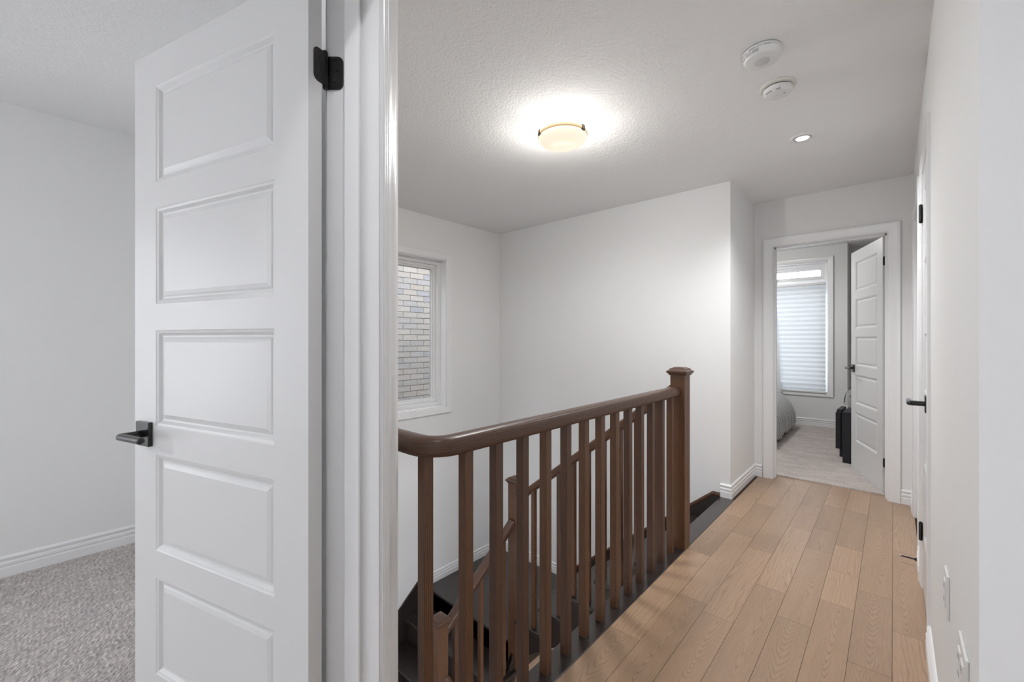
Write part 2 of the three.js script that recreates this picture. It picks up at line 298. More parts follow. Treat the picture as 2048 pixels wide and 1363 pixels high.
// ------------------------------------------------------------------ doors
const PANELS = [[1.938, 1.668], [1.594, 1.324], [1.250, 0.980], [0.900, 0.630], [0.552, 0.282]];
function panelGeo(x0, x1, y0, y1, T) {
  const rings = [[0, 0], [0.003, 0.002], [0.008, 0.0035], [0.015, 0.010], [0.020, 0.0105], [0.024, 0.008], [0.034, 0.0045]], P = [];
  const tri = (a, b, c) => P.push(...a, ...b, ...c);
  for (const back of [false, true]) {
    const q = (inset, d) => { const z = back ? T - d : d; return [[x0 + inset, y0 + inset, z], [x1 - inset, y0 + inset, z], [x1 - inset, y1 - inset, z], [x0 + inset, y1 - inset, z]]; };
    for (let r = 0; r + 1 < rings.length; r++) {
      const A = q(...rings[r]), B = q(...rings[r + 1]);
      for (let k = 0; k < 4; k++) { const j = (k + 1) % 4; if (back) { tri(A[k], A[j], B[j]); tri(A[k], B[j], B[k]); } else { tri(A[k], B[j], A[j]); tri(A[k], B[k], B[j]); } }
    }
    const C = q(...rings[rings.length - 1]);
    if (back) { tri(C[0], C[1], C[2]); tri(C[0], C[2], C[3]); } else { tri(C[0], C[2], C[1]); tri(C[0], C[3], C[2]); }
  }
  const g = new THREE.BufferGeometry();
  g.setAttribute('position', new THREE.Float32BufferAttribute(P, 3));
  g.computeVertexNormals();
  return uvM(g, 1);
}
function leverSet(door, x, y, z, s, toward = -1) {                  // s: side the set stands out to along local z
  const set = new THREE.Group(); set.name = 'lever_set'; set.position.set(x, y, z); door.add(set);
  set.userData.label = 'black lever handle on a square plate';
  mesh('plate', bx(-0.034, 0.034, -0.034, 0.034, s > 0 ? 0 : -0.011, s > 0 ? 0.011 : 0, 0.0015), M.black, set);
  const neck = new THREE.CylinderGeometry(0.0105, 0.0105, 0.05, 20); neck.rotateX(Math.PI / 2); neck.translate(0, 0, s * 0.033);
  mesh('neck', neck, M.black, set);
  const bar = new THREE.CapsuleGeometry(0.0098, 0.105, 6, 20); bar.rotateZ(Math.PI / 2); bar.translate(toward * 0.048, 0, s * 0.057);
  mesh('lever', bar, M.black, set);
  const pin = new THREE.SphereGeometry(0.003, 10, 8); pin.translate(toward * 0.006, 0.0, s * 0.045); 
}
// local frame: x from the hinge edge to the free edge, y up, the slab fills z from 0 to T
function makeDoor(n, label, W, pos, e, { levers = [-1], stile = 0.112, latch = true } = {}) {
  const d = new THREE.Group(); d.name = 'door_' + n; d.position.set(...pos); d.rotation.y = Math.atan2(-e[1], e[0]); scene.add(d);
  tag(d, label, 'door', null, 'structure');
  const T = 0.035, y0 = 0.012, y1 = 2.038;
  mesh('stile', bx(0, stile, y0, y1, 0, T), M.door, d); mesh('stile', bx(W - stile, W, y0, y1, 0, T), M.door, d);
  const ys = [y1, ...PANELS.flat(), y0];
  for (let i = 0; i < ys.length; i += 2) mesh('rail', bx(stile, W - stile, ys[i + 1], ys[i], 0, T), M.door, d);
  for (const [a, b] of PANELS) mesh('panel', panelGeo(stile, W - stile, b, a, T), M.door, d);
  for (const s of levers) leverSet(d, W - 0.062, 0.955, s < 0 ? 0 : T, s);
  if (latch) mesh('latch_plate', bx(W - 0.0005, W + 0.001, 0.925, 0.985, 0.006, 0.029), M.black, d);
  return d;
}
function roundedLeaf(w, h, r) {                                     // hinge leaf: the corners away from the pin are rounded
  const s = new THREE.Shape(); s.moveTo(0, -h / 2); s.lineTo(w - r, -h / 2); s.quadraticCurveTo(w, -h / 2, w, -h / 2 + r); s.lineTo(w, h / 2 - r); s.quadraticCurveTo(w, h / 2, w - r, h / 2); s.lineTo(0, h / 2); s.closePath();
  return ni(new THREE.ExtrudeGeometry(s, { depth: 0.0022, bevelEnabled: false }));
}
// hinge: pin at [x, z]; each leaf leaves the pin along a horizontal direction and faces normal
function hinge(door, pin, y, leaves, kr = 0.0058) {
  const h = new THREE.Group(); h.name = 'hinge'; h.userData.label = 'black butt hinge'; door.add(h);
  const inv = new THREE.Matrix4().makeRotationY(-door.rotation.y).multiply(new THREE.Matrix4().makeTranslation(-door.position.x, -door.position.y, -door.position.z));
  for (const [dx, dz, nx, nz, w] of leaves) {
    const g = roundedLeaf(w, 0.076, 0.015);
    g.applyMatrix4(new THREE.Matrix4().makeBasis(V(dx, 0, dz), UP, V(dx, 0, dz).cross(UP)).setPosition(pin[0] + nx * 0.0002, y, pin[1] + nz * 0.0002));
    mesh('leaf', g.applyMatrix4(inv), M.blackHinge, h);
    for (const sy of [-0.024, 0.0, 0.024]) { const s = new THREE.SphereGeometry(0.004, 10, 8); s.scale(1, 1, 1); s.translate(pin[0] + dx * w * (sy ? 0.55 : 0.75) , y + sy, pin[1] + dz * w * (sy ? 0.55 : 0.75)); mesh('screw', s.applyMatrix4(inv), M.blackHinge, h); }
  }
  const k = [];
  for (let i = 0; i < 3; i++) { const c = new THREE.CylinderGeometry(kr, kr, 0.0245, 16); c.translate(pin[0], y - 0.0255 + i * 0.0255, pin[1]); k.push(ni(c)); }
  for (const s of [-1, 1]) { const b = new THREE.SphereGeometry(kr, 12, 8); b.translate(pin[0], y + s * 0.040, pin[1]); k.push(ni(b)); }
  mesh('knuckle', merge(k).applyMatrix4(inv), M.blackHinge, h);
}
// near door: hinged on the jamb beside the camera, swung back towards the bedroom wall
const DE = [-0.9577, 0.2877], DH = [-0.952, -0.387], DW = 0.73;
const door1 = makeDoor(1, 'white five panel door swung open in the foreground beside the carpet', DW, [DH[0], 0, DH[1]], DE);
for (const y of [1.842, 0.25]) hinge(door1, [-0.9685, -0.4315], y, [[0.2877, 0.9577, 20, -6, 0.034], [Math.cos(YAW), -Math.sin(YAW), -40, -44, 0.037]]);
// end door
const EE = [-0.325, -0.9457], EH = [-0.064, -4.458];
const door2 = makeDoor(2, 'white five panel door standing ajar at the end of the hallway', 0.72, [EH[0], 0, EH[1]], EE, { levers: [-1, 1] });
for (const y of [1.842, 0.25]) hinge(door2, [-0.0305, -4.4455], y, [[-0.9457, 0.325, 0.325, 0.9457, 0.033]]);
// closet door in the right wall
const door3 = makeDoor(3, 'narrow white closet door with black lever in the right hallway wall', 0.49, [XR + 0.034, 0, -2.89], [0, 1], { levers: [1], stile: 0.095, latch: false });
for (const y of [1.842, 0.28]) hinge(door3, [XR - 0.009, -2.893], y, [[0.1, 0.995, -1, 0, 0.02]], 0.0070);
makeDoor(4, 'white door set back in the far doorway of the right hallway wall', 0.728, [XR + 0.115, 0, -3.999], [0, 1], { levers: [1] , latch: false });

// ------------------------------------------------------------------ windows
// local frame: x along the width, y up, z into the room; origin at the lower corner of the opening on the room face of the wall
function makeWindow(n, label, W, H, pos, turn, { depth = 0.18, fw = 0.045, sw = 0.045, transom = 0, cas = true } = {}) {
  const o = new THREE.Group(); o.name = 'window_' + n; o.position.set(...pos); o.rotation.y = turn; scene.add(o);
  tag(o, label, 'window', null, 'structure');
  if (cas) mesh('casing', sweep([V(-0.002, -0.002, 0), V(-0.002, H + 0.002, 0), V(W + 0.002, H + 0.002, 0), V(W + 0.002, -0.002, 0)].reverse(), V(0, 0, 1), CAS.map(([a, b]) => [a * 0.87, b]), { closed: true }), M.trim, o);
  mesh('liner', [bx(0, 0.006, 0, H, -0.11, 0.001), bx(W - 0.006, W, 0, H, -0.11, 0.001), bx(0, W, H - 0.006, H, -0.11, 0.001), bx(0, W, 0, 0.006, -0.11, 0.001)], M.trim, o);
  const ring = (x0, x1, y0, y1, w, z0, z1, r) => [bx(x0, x0 + w, y0, y1, z0, z1, r), bx(x1 - w, x1, y0, y1, z0, z1, r), bx(x0 + w, x1 - w, y1 - w, y1, z0, z1, r), bx(x0 + w, x1 - w, y0, y0 + w, z0, z1, r)];
  mesh('frame', [...ring(0, W, 0, H, fw, -0.175, -0.085, 0.003), ...(transom ? [bx(fw, W - fw, transom - 0.045, transom + 0.045, -0.17, -0.085, 0.003)] : [])], M.vinyl, o);
  const lights = transom ? [[fw, W - fw, fw, transom - 0.045], [fw, W - fw, transom + 0.045, H - fw]] : [[fw, W - fw, fw, H - fw]];
  for (const [x0, x1, y0, y1] of lights) {
    const s = mesh('sash', [...ring(x0, x1, y0, y1, sw * 0.62, -0.16, -0.112, 0.003), ...ring(x0 + sw * 0.55, x1 - sw * 0.55, y0 + sw * 0.55, y1 - sw * 0.55, sw * 0.45, -0.156, -0.124, 0.003)], M.vinyl, o);
    mesh('spacer', ring(x0 + sw, x1 - sw, y0 + sw, y1 - sw, 0.006, -0.148, -0.140, 0), M.greyPlastic, s);
    mesh('pane', bx(x0 + sw * 0.9, x1 - sw * 0.9, y0 + sw * 0.9, y1 - sw * 0.9, -0.1415, -0.1405), M.glass, o);
  }
  return o;
}
makeWindow(1, 'narrow white stair window looking onto the brick house next door', W1.z1 - W1.z0, W1.y1 - W1.y0, [XL, W1.y0, W1.z1], Math.PI / 2);
makeWindow(2, 'tall white window with a transom in the end bedroom', W2.x1 - W2.x0, W2.y1 - W2.y0, [W2.x0, W2.y0, ZG], 0, { transom: 1.535 });
makeWindow(3, 'bedroom side window to the left of the viewer', W3.z1 - W3.z0, W3.y1 - W3.y0, [XL, W3.y0, W3.z1], Math.PI / 2);
makeWindow(4, 'wide bedroom window behind the viewer', W4.x1 - W4.x0, W4.y1 - W4.y0, [W4.x1, W4.y0, 4.2], Math.PI);
makeWindow(6, 'side window of the end bedroom beyond the bed', W6.z1 - W6.z0, W6.y1 - W6.y0, [XL, W6.y0, W6.z1], Math.PI / 2);
makeWindow(8, 'second stair window, hidden by the near doorway', W8.z1 - W8.z0, W1.y1 - W8.y0, [XL, W8.y0, W8.z1], Math.PI / 2, { transom: 1.9 });
makeWindow(9, 'wide glazed opening of the storey below on the right', 5.0, 2.1, [2.5, -2.6, -4.0], -Math.PI / 2, { cas: false });
makeWindow(7, 'window of the landing behind the viewer', W9.x1 - W9.x0, W9.y1 - W9.y0, [W9.x1, W9.y0, 2.6], Math.PI);
makeWindow(10, 'wide glazed opening of the storey below at the back', 2.5, 2.15, [-0.6, -2.6, 4.2], Math.PI, { cas: false });
makeWindow(5, 'glazed opening of the storey below', 2.0, 2.0, [-3.1, -2.7, ZG], 0, { cas: false });

// ------------------------------------------------------------------ stairs and railings
const RISE = 0.1975, RUN = 0.241, NZ = -2.53, NXX = -2.25, LAND = -6 * RISE, LAND2 = LAND - 4 * RISE;
struct('trim_' + (++trimN), [dbx(-1.0, -0.897, -0.034, 0.0015, ZF, -0.667, 0.004, 2), dbx(-0.985, -0.965, -0.30, -0.03, ZF, -0.667, 0, 2)], M.darkTread, 'dark stained floor edging strip below the balusters', 'floor trim');
const stairs = thing('staircase', 'dark stained staircase winding down around two landings', 'stairs');
for (let k = 1; k <= 6; k++) {
  const xr = -0.985 - RUN * (k - 1);
  mesh('riser', dbx(xr - 0.015, xr, -RISE * k, -RISE * (k - 1) - 0.03, ZF, NZ + 0.02, 0, 2), M.darkTread, stairs);
  if (k < 6) { mesh('tread', dbx(xr - RUN - 0.035, xr, -RISE * k - 0.03, -RISE * k, ZF, NZ + 0.055, 0.010, 2), M.darkTread, stairs);
    mesh('cove_moulding', dbx(xr - RUN - 0.027, xr - RUN - 0.014, -RISE * k - 0.045, -RISE * k - 0.03, ZF, NZ + 0.03, 0.004, 2), M.darkTread, stairs); }
}
mesh('landing', dbx(XL, -2.19, LAND - 0.03, LAND, ZF, -2.49, 0.010, 0), M.darkTread, stairs);
mesh('landing_base', dbx(XL, -2.19, LAND - 0.22, LAND - 0.03, ZF, -2.51, 0, 0), M.darkTread, stairs);
for (let k = 1; k <= 4; k++) {
  const zr = -2.51 + RUN * (k - 1), y = LAND - RISE * k;
  mesh('riser', dbx(XL, NXX + 0.02, y, y + RISE - 0.03, zr - 0.015, zr, 0, 0), M.darkTread, stairs);
  if (k < 4) mesh('tread', dbx(XL, NXX + 0.055, y - 0.03, y, zr - 0.015, zr + RUN + 0.02, 0.010, 0), M.darkTread, stairs);
}
mesh('landing', dbx(XL, NXX + 0.055, LAND2 - 0.03, LAND2, -2.51 + RUN * 3 - 0.015, -0.80, 0.010, 0), M.darkTread, stairs);
mesh('landing_base', dbx(XL, NXX + 0.03, LAND2 - 0.22, LAND2 - 0.03, -2.51 + RUN * 3, -0.80, 0, 0), M.darkTread, stairs);
for (let k = 1; k <= 4; k++) {
  const xr = NXX + 0.02 + RUN * (k - 1), y = LAND2 - RISE * k;
  mesh('riser', dbx(xr - 0.015, xr, y, y + RISE - 0.03, -1.80, -0.80, 0, 2), M.darkTread, stairs);
  if (k < 4) mesh('tread', dbx(xr - 0.015, xr + RUN + 0.02, y - 0.03, y, -1.83, -0.80, 0.010, 2), M.darkTread, stairs);
}
function prism(pts, axis, t0, t1) {                                  // outline in (a, y), thickness along the other horizontal axis
  const g = ni(new THREE.ExtrudeGeometry(new THREE.Shape(pts.map(([a, y]) => new THREE.Vector2(a, y))), { depth: t1 - t0, bevelEnabled: false }));
  if (axis === 'x') { g.translate(0, 0, t0); return uvM(g, 0, DU, DV); }
  g.rotateY(-Math.PI / 2); g.translate(t1, 0, 0); return uvM(g, 2, DU, DV);
}
{ // open sides below the treads
  const a = [[-0.985, -0.03]]; for (let k = 1; k <= 6; k++) { const xr = -0.985 - RUN * (k - 1); a.push([xr - 0.001, -RISE * (k - 1) - 0.03], [xr - 0.001, -RISE * k - 0.03]); }
  a.push([-2.19, LAND - 0.03], [-2.19, LAND - 0.10], [-0.985, -0.42]);
  mesh('stringer', prism(a.slice(1), 'x', NZ - 0.005, NZ + 0.02), M.darkTread, stairs);
  const b = []; for (let k = 1; k <= 4; k++) { const zr = -2.51 + RUN * (k - 1); b.push([zr - 0.001, LAND - RISE * (k - 1) - 0.03], [zr - 0.001, LAND - RISE * k - 0.03]); }
  b.push([-2.51 + RUN * 3, LAND2 - 0.22], [-2.51, LAND - 0.30]);
  mesh('stringer', prism(b, 'z', NXX - 0.005, NXX + 0.02), M.darkTread, stairs);
  const c = []; for (let k = 1; k <= 4; k++) { const xr = NXX + 0.02 + RUN * (k - 1); c.push([xr, LAND2 - RISE * (k - 1) - 0.03], [xr, LAND2 - RISE * k - 0.03]); }
  c.push([NXX + 0.02 + RUN * 3, LOW], [NXX + 0.02, LOW]);
  mesh('stringer', prism(c, 'x', -1.80, -1.775), M.darkTread, stairs);
  // skirting boards up the walls, with a cap moulding
  const off = 0.085, s1 = [[-1.0, 0.03], [-1.052, 0.03], [-2.30, 0.03 - (2.30 - 1.052) * RISE / RUN], [-2.42, LAND + 0.0], [-2.19, LAND - 0.02], [-1.0, -0.22]];
  mesh('skirt_board', prism(s1, 'x', ZF, ZF + 0.016), M.darkTread, stairs);
  mesh('skirt_cap', sweep([V(-1.0, 0.012, ZF), V(-1.052, 0.012, ZF), V(-2.36, 0.012 - (2.36 - 1.052) * RISE / RUN, ZF)].reverse(), V(0, 0, 1), [[-0.018, 0], [-0.018, 0.020], [-0.004, 0.026], [0.012, 0.022], [0.016, 0]], { su: DU, sv: DV }), M.dark2, stairs);
  const zs = -2.51, s2 = [[zs + 0.03, LAND + 0.085], [zs + 0.12, LAND + 0.085 - 0.0 * RISE], [zs + 0.02 + RUN * 3.2, LAND + 0.10 - 0.8 - 0.0], [zs + 0.02 + RUN * 3.2, LAND2 - 0.05], [zs, LAND - 0.25]];
  mesh('skirt_board', prism([[zs + 0.01, LAND + 0.10], [zs + 0.10, LAND + 0.10], [zs + 0.10 + RUN * 3.1, LAND + 0.10 - 3.1 * RISE], [-0.80, LAND + 0.10 - 3.1 * RISE], [-0.80, LAND2 - 0.05], [zs + 3 * RUN, LAND2 - 0.05], [zs, LAND - 0.25]], 'z', XL, XL + 0.016), M.darkTread, stairs);
}
// railings
const RAILP = []; { for (const [a, b] of [[-0.024, -0.026], [-0.0295, -0.023], [-0.0315, -0.012], [-0.0315, 0.010], [-0.0285, 0.0195], [-0.021, 0.0255], [0, 0.0285], [0.021, 0.0255], [0.0285, 0.0195], [0.0315, 0.010], [0.0315, -0.012], [0.0295, -0.023], [0.024, -0.026]]) RAILP.push([a, b]); }
const sq = Math.SQRT2;
function newel(par, x, y0, y1, z, half = 0.0425) {
  const n = mesh('newel_post', dbx(x - half, x + half, y0, y1 - 0.02, z - half, z + half, 0.003, 1), M.dark, par);
  const prof = [[0.001, 0], [half + 0.006, 0], [half + 0.008, 0.008], [half + 0.016, 0.014], [half + 0.017, 0.024], [half + 0.006, 0.030], [half + 0.002, 0.038], [half - 0.014, 0.046], [0.001, 0.047]].map(([r, y]) => new THREE.Vector2(r * sq, y));
  const cap = ni(new THREE.LatheGeometry(prof, 4)); cap.rotateY(Math.PI / 4); cap.translate(x, y1 - 0.022, z); cap.computeVertexNormals();
  mesh('newel_cap', uvM(cap, 0, DU, DV), M.dark2, n);
  return n;
}
const baluster = (par, x, y0, y1, z) => mesh('baluster', dbx(x - 0.016, x + 0.016, y0, y1, z - 0.016, z + 0.016, 0.0015, 1), R() < 0.6 ? M.dark : M.dark2, par);
{
  const r1 = thing('stair_railing', 'long dark wood guard railing along the hallway floor edge', 'railing');
  const RX = -0.951, RC = 0.919, path = [V(RX, RC, -2.49)];
  path.push(V(RX, RC, -0.80)); const rad = 0.075;
  for (let k = 1; k <= 10; k++) { const t = Math.PI / 2 * k / 10; path.push(V(RX - rad + rad * Math.cos(t), RC, -0.80 + rad * Math.sin(t))); }
  path.push(V(-1.262, RC, -0.725));
  mesh('handrail', sweep(path, UP, RAILP, { su: DU, sv: DV, cre: 0.9 }), M.dark2, r1);
  for (let k = 0; k < 14; k++) baluster(r1, k ? RX : -0.9955, 0, RC - 0.018, k ? -0.716 - 0.13 * k : -0.7315);
  newel(r1, -0.940, 0, 1.035, NZ + 0.002);
  const r2 = thing('stair_railing', 'dark railing sloping down the upper flight from the tall newel', 'railing');
  const yr = (x) => 0.083 + 0.785 * (x + 2.073) - 0.012;
  const a = V(-0.98, yr(-0.98), NZ), b = V(-2.215, yr(-2.215), NZ), N1 = V(-0.785, 1, 0).normalize();
  mesh('handrail', sweep([a, b], N1, RAILP, { su: DU, sv: DV, cre: 0.9 }), M.dark, r2);
  for (let k = 0; k < 9; k++) { const x = -1.085 - 0.1205 * k; baluster(r2, x, -RISE * Math.min(5, Math.ceil((-x - 1.005 - 0.0) / RUN + 0.02)), yr(x) - 0.02, NZ + 0.012); }
  newel(r2, NXX, LAND - 0.25, 0.10, NZ);
  const r3 = thing('stair_railing', 'short dark railing stepping down the lower flight towards the viewer', 'railing');
  const y3 = (z) => -0.245 - 0.745 * (z + 2.47);
  mesh('handrail', sweep([V(NXX, y3(-2.49), -2.49), V(NXX, y3(-1.80), -1.80)], V(0, 1, 0.745).normalize(), RAILP, { su: DU, sv: DV, cre: 0.9 }), M.dark2, r3);
  for (let k = 0; k < 5; k++) { const z = -2.385 + 0.1205 * k; baluster(r3, NXX, LAND - RISE * Math.ceil((z + 2.505) / RUN), y3(z) - 0.02, z); }
  newel(r3, NXX, LAND2 - 0.2, -0.645, -1.765);
  const r4 = thing('stair_railing', 'dark railing of the lowest flight below the hallway floor', 'railing');
  const y4 = (x) => -1.02 - 0.785 * (x - NXX);
  mesh('handrail', sweep([V(NXX + 0.03, y4(NXX + 0.03), -1.79), V(-1.45, y4(-1.45), -1.79)], V(0.785, 1, 0).normalize(), RAILP, { su: DU, sv: DV, cre: 0.9 }), M.dark2, r4);
  for (let k = 0; k < 5; k++) { const x = -2.12 + 0.1205 * k; baluster(r4, x, Math.max(LOW, LAND2 - RISE * Math.ceil((x - NXX - 0.04) / RUN)), y4(x) - 0.02, -1.79); }
  newel(r4, -1.42, LOW, -1.52, -1.79);
}

// ------------------------------------------------------------------ lamps and ceiling fittings
function lathe(pts, seg = 48) { return ni(new THREE.LatheGeometry(pts.map(([r, y]) => new THREE.Vector2(r, y)), seg)); }
M.domeGlow = std({ color: lin(0.85, 0.8, 0.7), roughness: 0.3, emissive: lin(1, 0.86, 0.66), emissiveIntensity: 0.56 });
M.rimGlow = std({ color: lin(0.7, 0.55, 0.35), roughness: 0.3, emissive: lin(1, 0.66, 0.34), emissiveIntensity: 0.22 });
function flushLamp(x, z, label, power, h = CEIL) {
  const o = thing('ceiling_lamp', label, 'lamp', [x, h, z]);
  mesh('base_pan', lathe([[0.001, 0], [0.11, 0], [0.11, -0.030], [0.001, -0.030]]), M.plastic, o);
  const d = []; for (let k = 0; k <= 14; k++) { const t = k / 14; d.push([0.001 + 0.136 * Math.sin(t * Math.PI / 2), -0.122 + 0.060 * (1 - Math.cos(t * Math.PI / 2))]); }
  mesh('glass_dome', lathe(d), M.domeGlow, o);
  mesh('glass_rim', lathe([[0.137, -0.062], [0.142, -0.058], [0.1435, -0.046], [0.139, -0.042]]), M.rimGlow, o);
  for (const a of [-0.55, 1.55, 3.65]) { const c = bx(-0.012, 0.012, -0.066, -0.038, 0.130, 0.1465, 0.001); c.rotateY(a); mesh('clip', c, M.bronze, o); }
  const inner = new THREE.PointLight(lin(1, 0.98, 0.95), power * 0.5); inner.position.set(0, -0.09, 0); inner.shadow.radius = 3; inner.name = 'lamp_bulb'; o.add(inner);
  const L = new THREE.SpotLight(lin(0.985, 1, 1.02), power, 0, 1.54, 0.35); L.position.set(0, -0.128, 0); L.target.position.set(0, -2, 0); L.shadow.radius = 6; L.name = 'lamp_light'; o.add(L, L.target);
  return o;
}
flushLamp(-1.405, -1.985, 'round frosted glass ceiling lamp with dark clips over the stairwell', LAMP.hall);
flushLamp(-1.5, -5.7, 'round frosted glass ceiling lamp in the end bedroom above the door head', LAMP.end, 2.52);
flushLamp(-1.9, 2.3, 'round frosted glass ceiling lamp in the near bedroom behind the viewer', LAMP.bedroom);
for (const [z, power, label] of [[-3.06, LAMP.pot, 'small round recessed downlight glowing near the end of the hallway'], [-0.30, LAMP.potNear, 'recessed downlight over the near end of the hallway, above the picture']]) {
  const o = thing('recessed_light', label, 'lamp', [-0.407, CEIL, z]);
  mesh('trim_ring', lathe([[0.046, 0.0], [0.046, -0.006], [0.053, -0.009], [0.065, -0.006], [0.067, 0]]), M.trim, o);
  mesh('gimbal', lathe([[0.036, -0.002], [0.036, -0.007], [0.042, -0.007], [0.044, -0.002]]), M.greyPlastic, o);
  mesh('lens', lathe([[0.001, -0.0095], [0.033, -0.008], [0.036, -0.004]]), std({ color: 0xffffff, emissive: lin(1, 0.95, 0.87), emissiveIntensity: 2.2 }), o);
  const L = new THREE.SpotLight(lin(0.985, 1, 1.02), power, 0, 1.15, 0.8); L.position.set(0, -0.014, 0); L.target.position.set(0, -2, 0); L.shadow.radius = 1.4; L.name = 'downlight'; o.add(L, L.target);
}
{
  const o = thing('smoke_detector', 'larger white round ceiling detector with a lens in its middle', 'smoke detector', [-0.412, CEIL, -2.03]);
  mesh('base', lathe([[0.001, 0], [0.072, 0], [0.0725, -0.010], [0.068, -0.012], [0.001, -0.012]]), M.plastic, o);
  mesh('housing', crease(lathe([[0.066, -0.012], [0.0705, -0.0145], [0.0695, -0.030], [0.064, -0.040], [0.055, -0.043], [0.001, -0.044]]), 0.5), M.plastic, o);
  mesh('lens', crease(lathe([[0.030, -0.043], [0.029, -0.046], [0.020, -0.049], [0.001, -0.050]]), 0.8), M.greyPlastic.clone(), o).material.color.setRGB(0.6, 0.6, 0.6);
  for (const [a, w] of [[-0.35, 0.022], [-1.0, 0.028], [0.5, 0.02]]) { const s = bx(-w / 2, w / 2, -0.0155, -0.0125, 0.0655, 0.0715); s.rotateY(a); mesh('vent_slot', s, M.greyPlastic, o); }
  for (const a of [-0.15, -0.6, -1.05]) { const s = bx(-0.012, 0.012, -0.033, -0.020, 0.067, 0.0702); s.rotateY(a); mesh('label_plate', s, std({ color: lin(0.55, 0.55, 0.55), roughness: 0.5 }), o); }
}
{
  const o = thing('smoke_detector', 'smaller white ceiling alarm on a yellowed round base', 'smoke detector', [-0.412, CEIL, -2.36]);
  mesh('base', crease(lathe([[0.001, 0], [0.076, 0], [0.077, -0.006], [0.072, -0.011], [0.001, -0.011]]), 0.6), M.plasticOld, o);
  mesh('gap_ring', lathe([[0.056, -0.0105], [0.057, -0.0145], [0.001, -0.0145]]), M.slot, o);
  mesh('housing', crease(lathe([[0.058, -0.0145], [0.061, -0.017], [0.060, -0.030], [0.050, -0.042], [0.030, -0.047], [0.001, -0.048]]), 0.5), M.plastic, o);
  for (const [a, w, r, y] of [[-0.6, 0.03, 0.052, -0.039], [0.2, 0.02, 0.052, -0.039]]) { const s = bx(-w / 2, w / 2, y - 0.002, y + 0.002, r - 0.004, r + 0.004); s.rotateY(a); mesh('sound_slot', s, M.greyPlastic, o); }
  const b = new THREE.SphereGeometry(0.004, 10, 8); b.translate(0.028, -0.047, 0.01); mesh('indicator', b, M.greyPlastic, o);
  const t = new THREE.CylinderGeometry(0.012, 0.012, 0.004, 20); t.translate(-0.012, -0.0475, 0.008); mesh('test_button', t, M.plastic, o);
}

// ------------------------------------------------------------------ small things in the hallway
function wallPlate(y, z, w, label, rocker) {
  const o = thing('wall_plate', label, 'wall plate', [XR, y, z]);
  mesh('plate', bx(-0.006, 0, -0.057, 0.057, -w / 2, w / 2, 0.0025), M.plastic, o);
  for (const dz of w > 0.09 ? [-0.024, 0.024] : [0]) { const s = mesh('socket', bx(-0.0085, -0.004, -0.034, 0.034, dz - 0.0165, dz + 0.0165, 0.0015), M.plastic, o);
    for (const sy of [-0.018, 0.018]) for (const sz of [-0.006, 0.006]) mesh('slot', bx(-0.0088, -0.008, sy - 0.005, sy + 0.005, dz + sz - 0.001, dz + sz + 0.001), M.slot, s); }
}
wallPlate(0.553, -1.605, 0.080, 'white outlet plate farther along the right hallway wall');
wallPlate(0.550, -1.245, 0.118, 'white double plate nearest the viewer on the right hallway wall');
{
  const o = thing('door_stop', 'small black door stop sticking out from the right baseboard', 'door stop', [XR - 0.014, 0.038, -3.15]);
  const c = (r0, r1, x0, x1, m, n) => { const g = new THREE.CylinderGeometry(r1, r0, x0 - x1, 18); g.rotateZ(Math.PI / 2); g.translate((x0 + x1) / 2, 0, 0); mesh(n, g, m, o); };
  c(0.011, 0.006, 0, -0.010, M.black, 'flange'); c(0.0042, 0.0036, -0.010, -0.062, M.black, 'rod'); c(0.0058, 0.0052, -0.062, -0.076, M.rubber, 'tip');
}

// ------------------------------------------------------------------ end bedroom
{
  const w = W2.x1 - W2.x0, o = thing('window_shade', 'pale pleated shade drawn down over the end bedroom window', 'window shade', [W2.x0 + 0.02, 0, ZG + 0.004]);
  const x1 = w - 0.045, top = 1.985, bot = 0.50, n = 23, P = [], U = [];
  const zz = (k) => (k % 2 ? 0.020 : 0.002);
  for (let k = 0; k < n * 2; k++) {
    const ya = top - (top - bot) * k / (n * 2), yb = top - (top - bot) * (k + 1) / (n * 2), za = zz(k), zb = zz(k + 1);
    for (const [x, y, z] of [[0, ya, za], [0, yb, zb], [x1, yb, zb], [0, ya, za], [x1, yb, zb], [x1, ya, za]]) { P.push(x, y, z); U.push(x, y); }
  }
  const g = new THREE.BufferGeometry(); g.setAttribute('position', new THREE.Float32BufferAttribute(P, 3)); g.setAttribute('uv', new THREE.Float32BufferAttribute(U, 2)); g.computeVertexNormals();
  mesh('pleated_fabric', g, phys({ color: lin(0.80, 0.84, 0.87), roughness: 0.95, transmission: 0.105, thickness: 0, side: THREE.DoubleSide }), o);
  mesh('head_rail', bx(-0.004, x1 + 0.004, top, top + 0.03, 0, 0.03, 0.003), M.vinyl, o);
  mesh('bottom_rail', bx(-0.004, x1 + 0.004, bot - 0.022, bot, 0.0, 0.026, 0.003), M.vinyl, o);
}
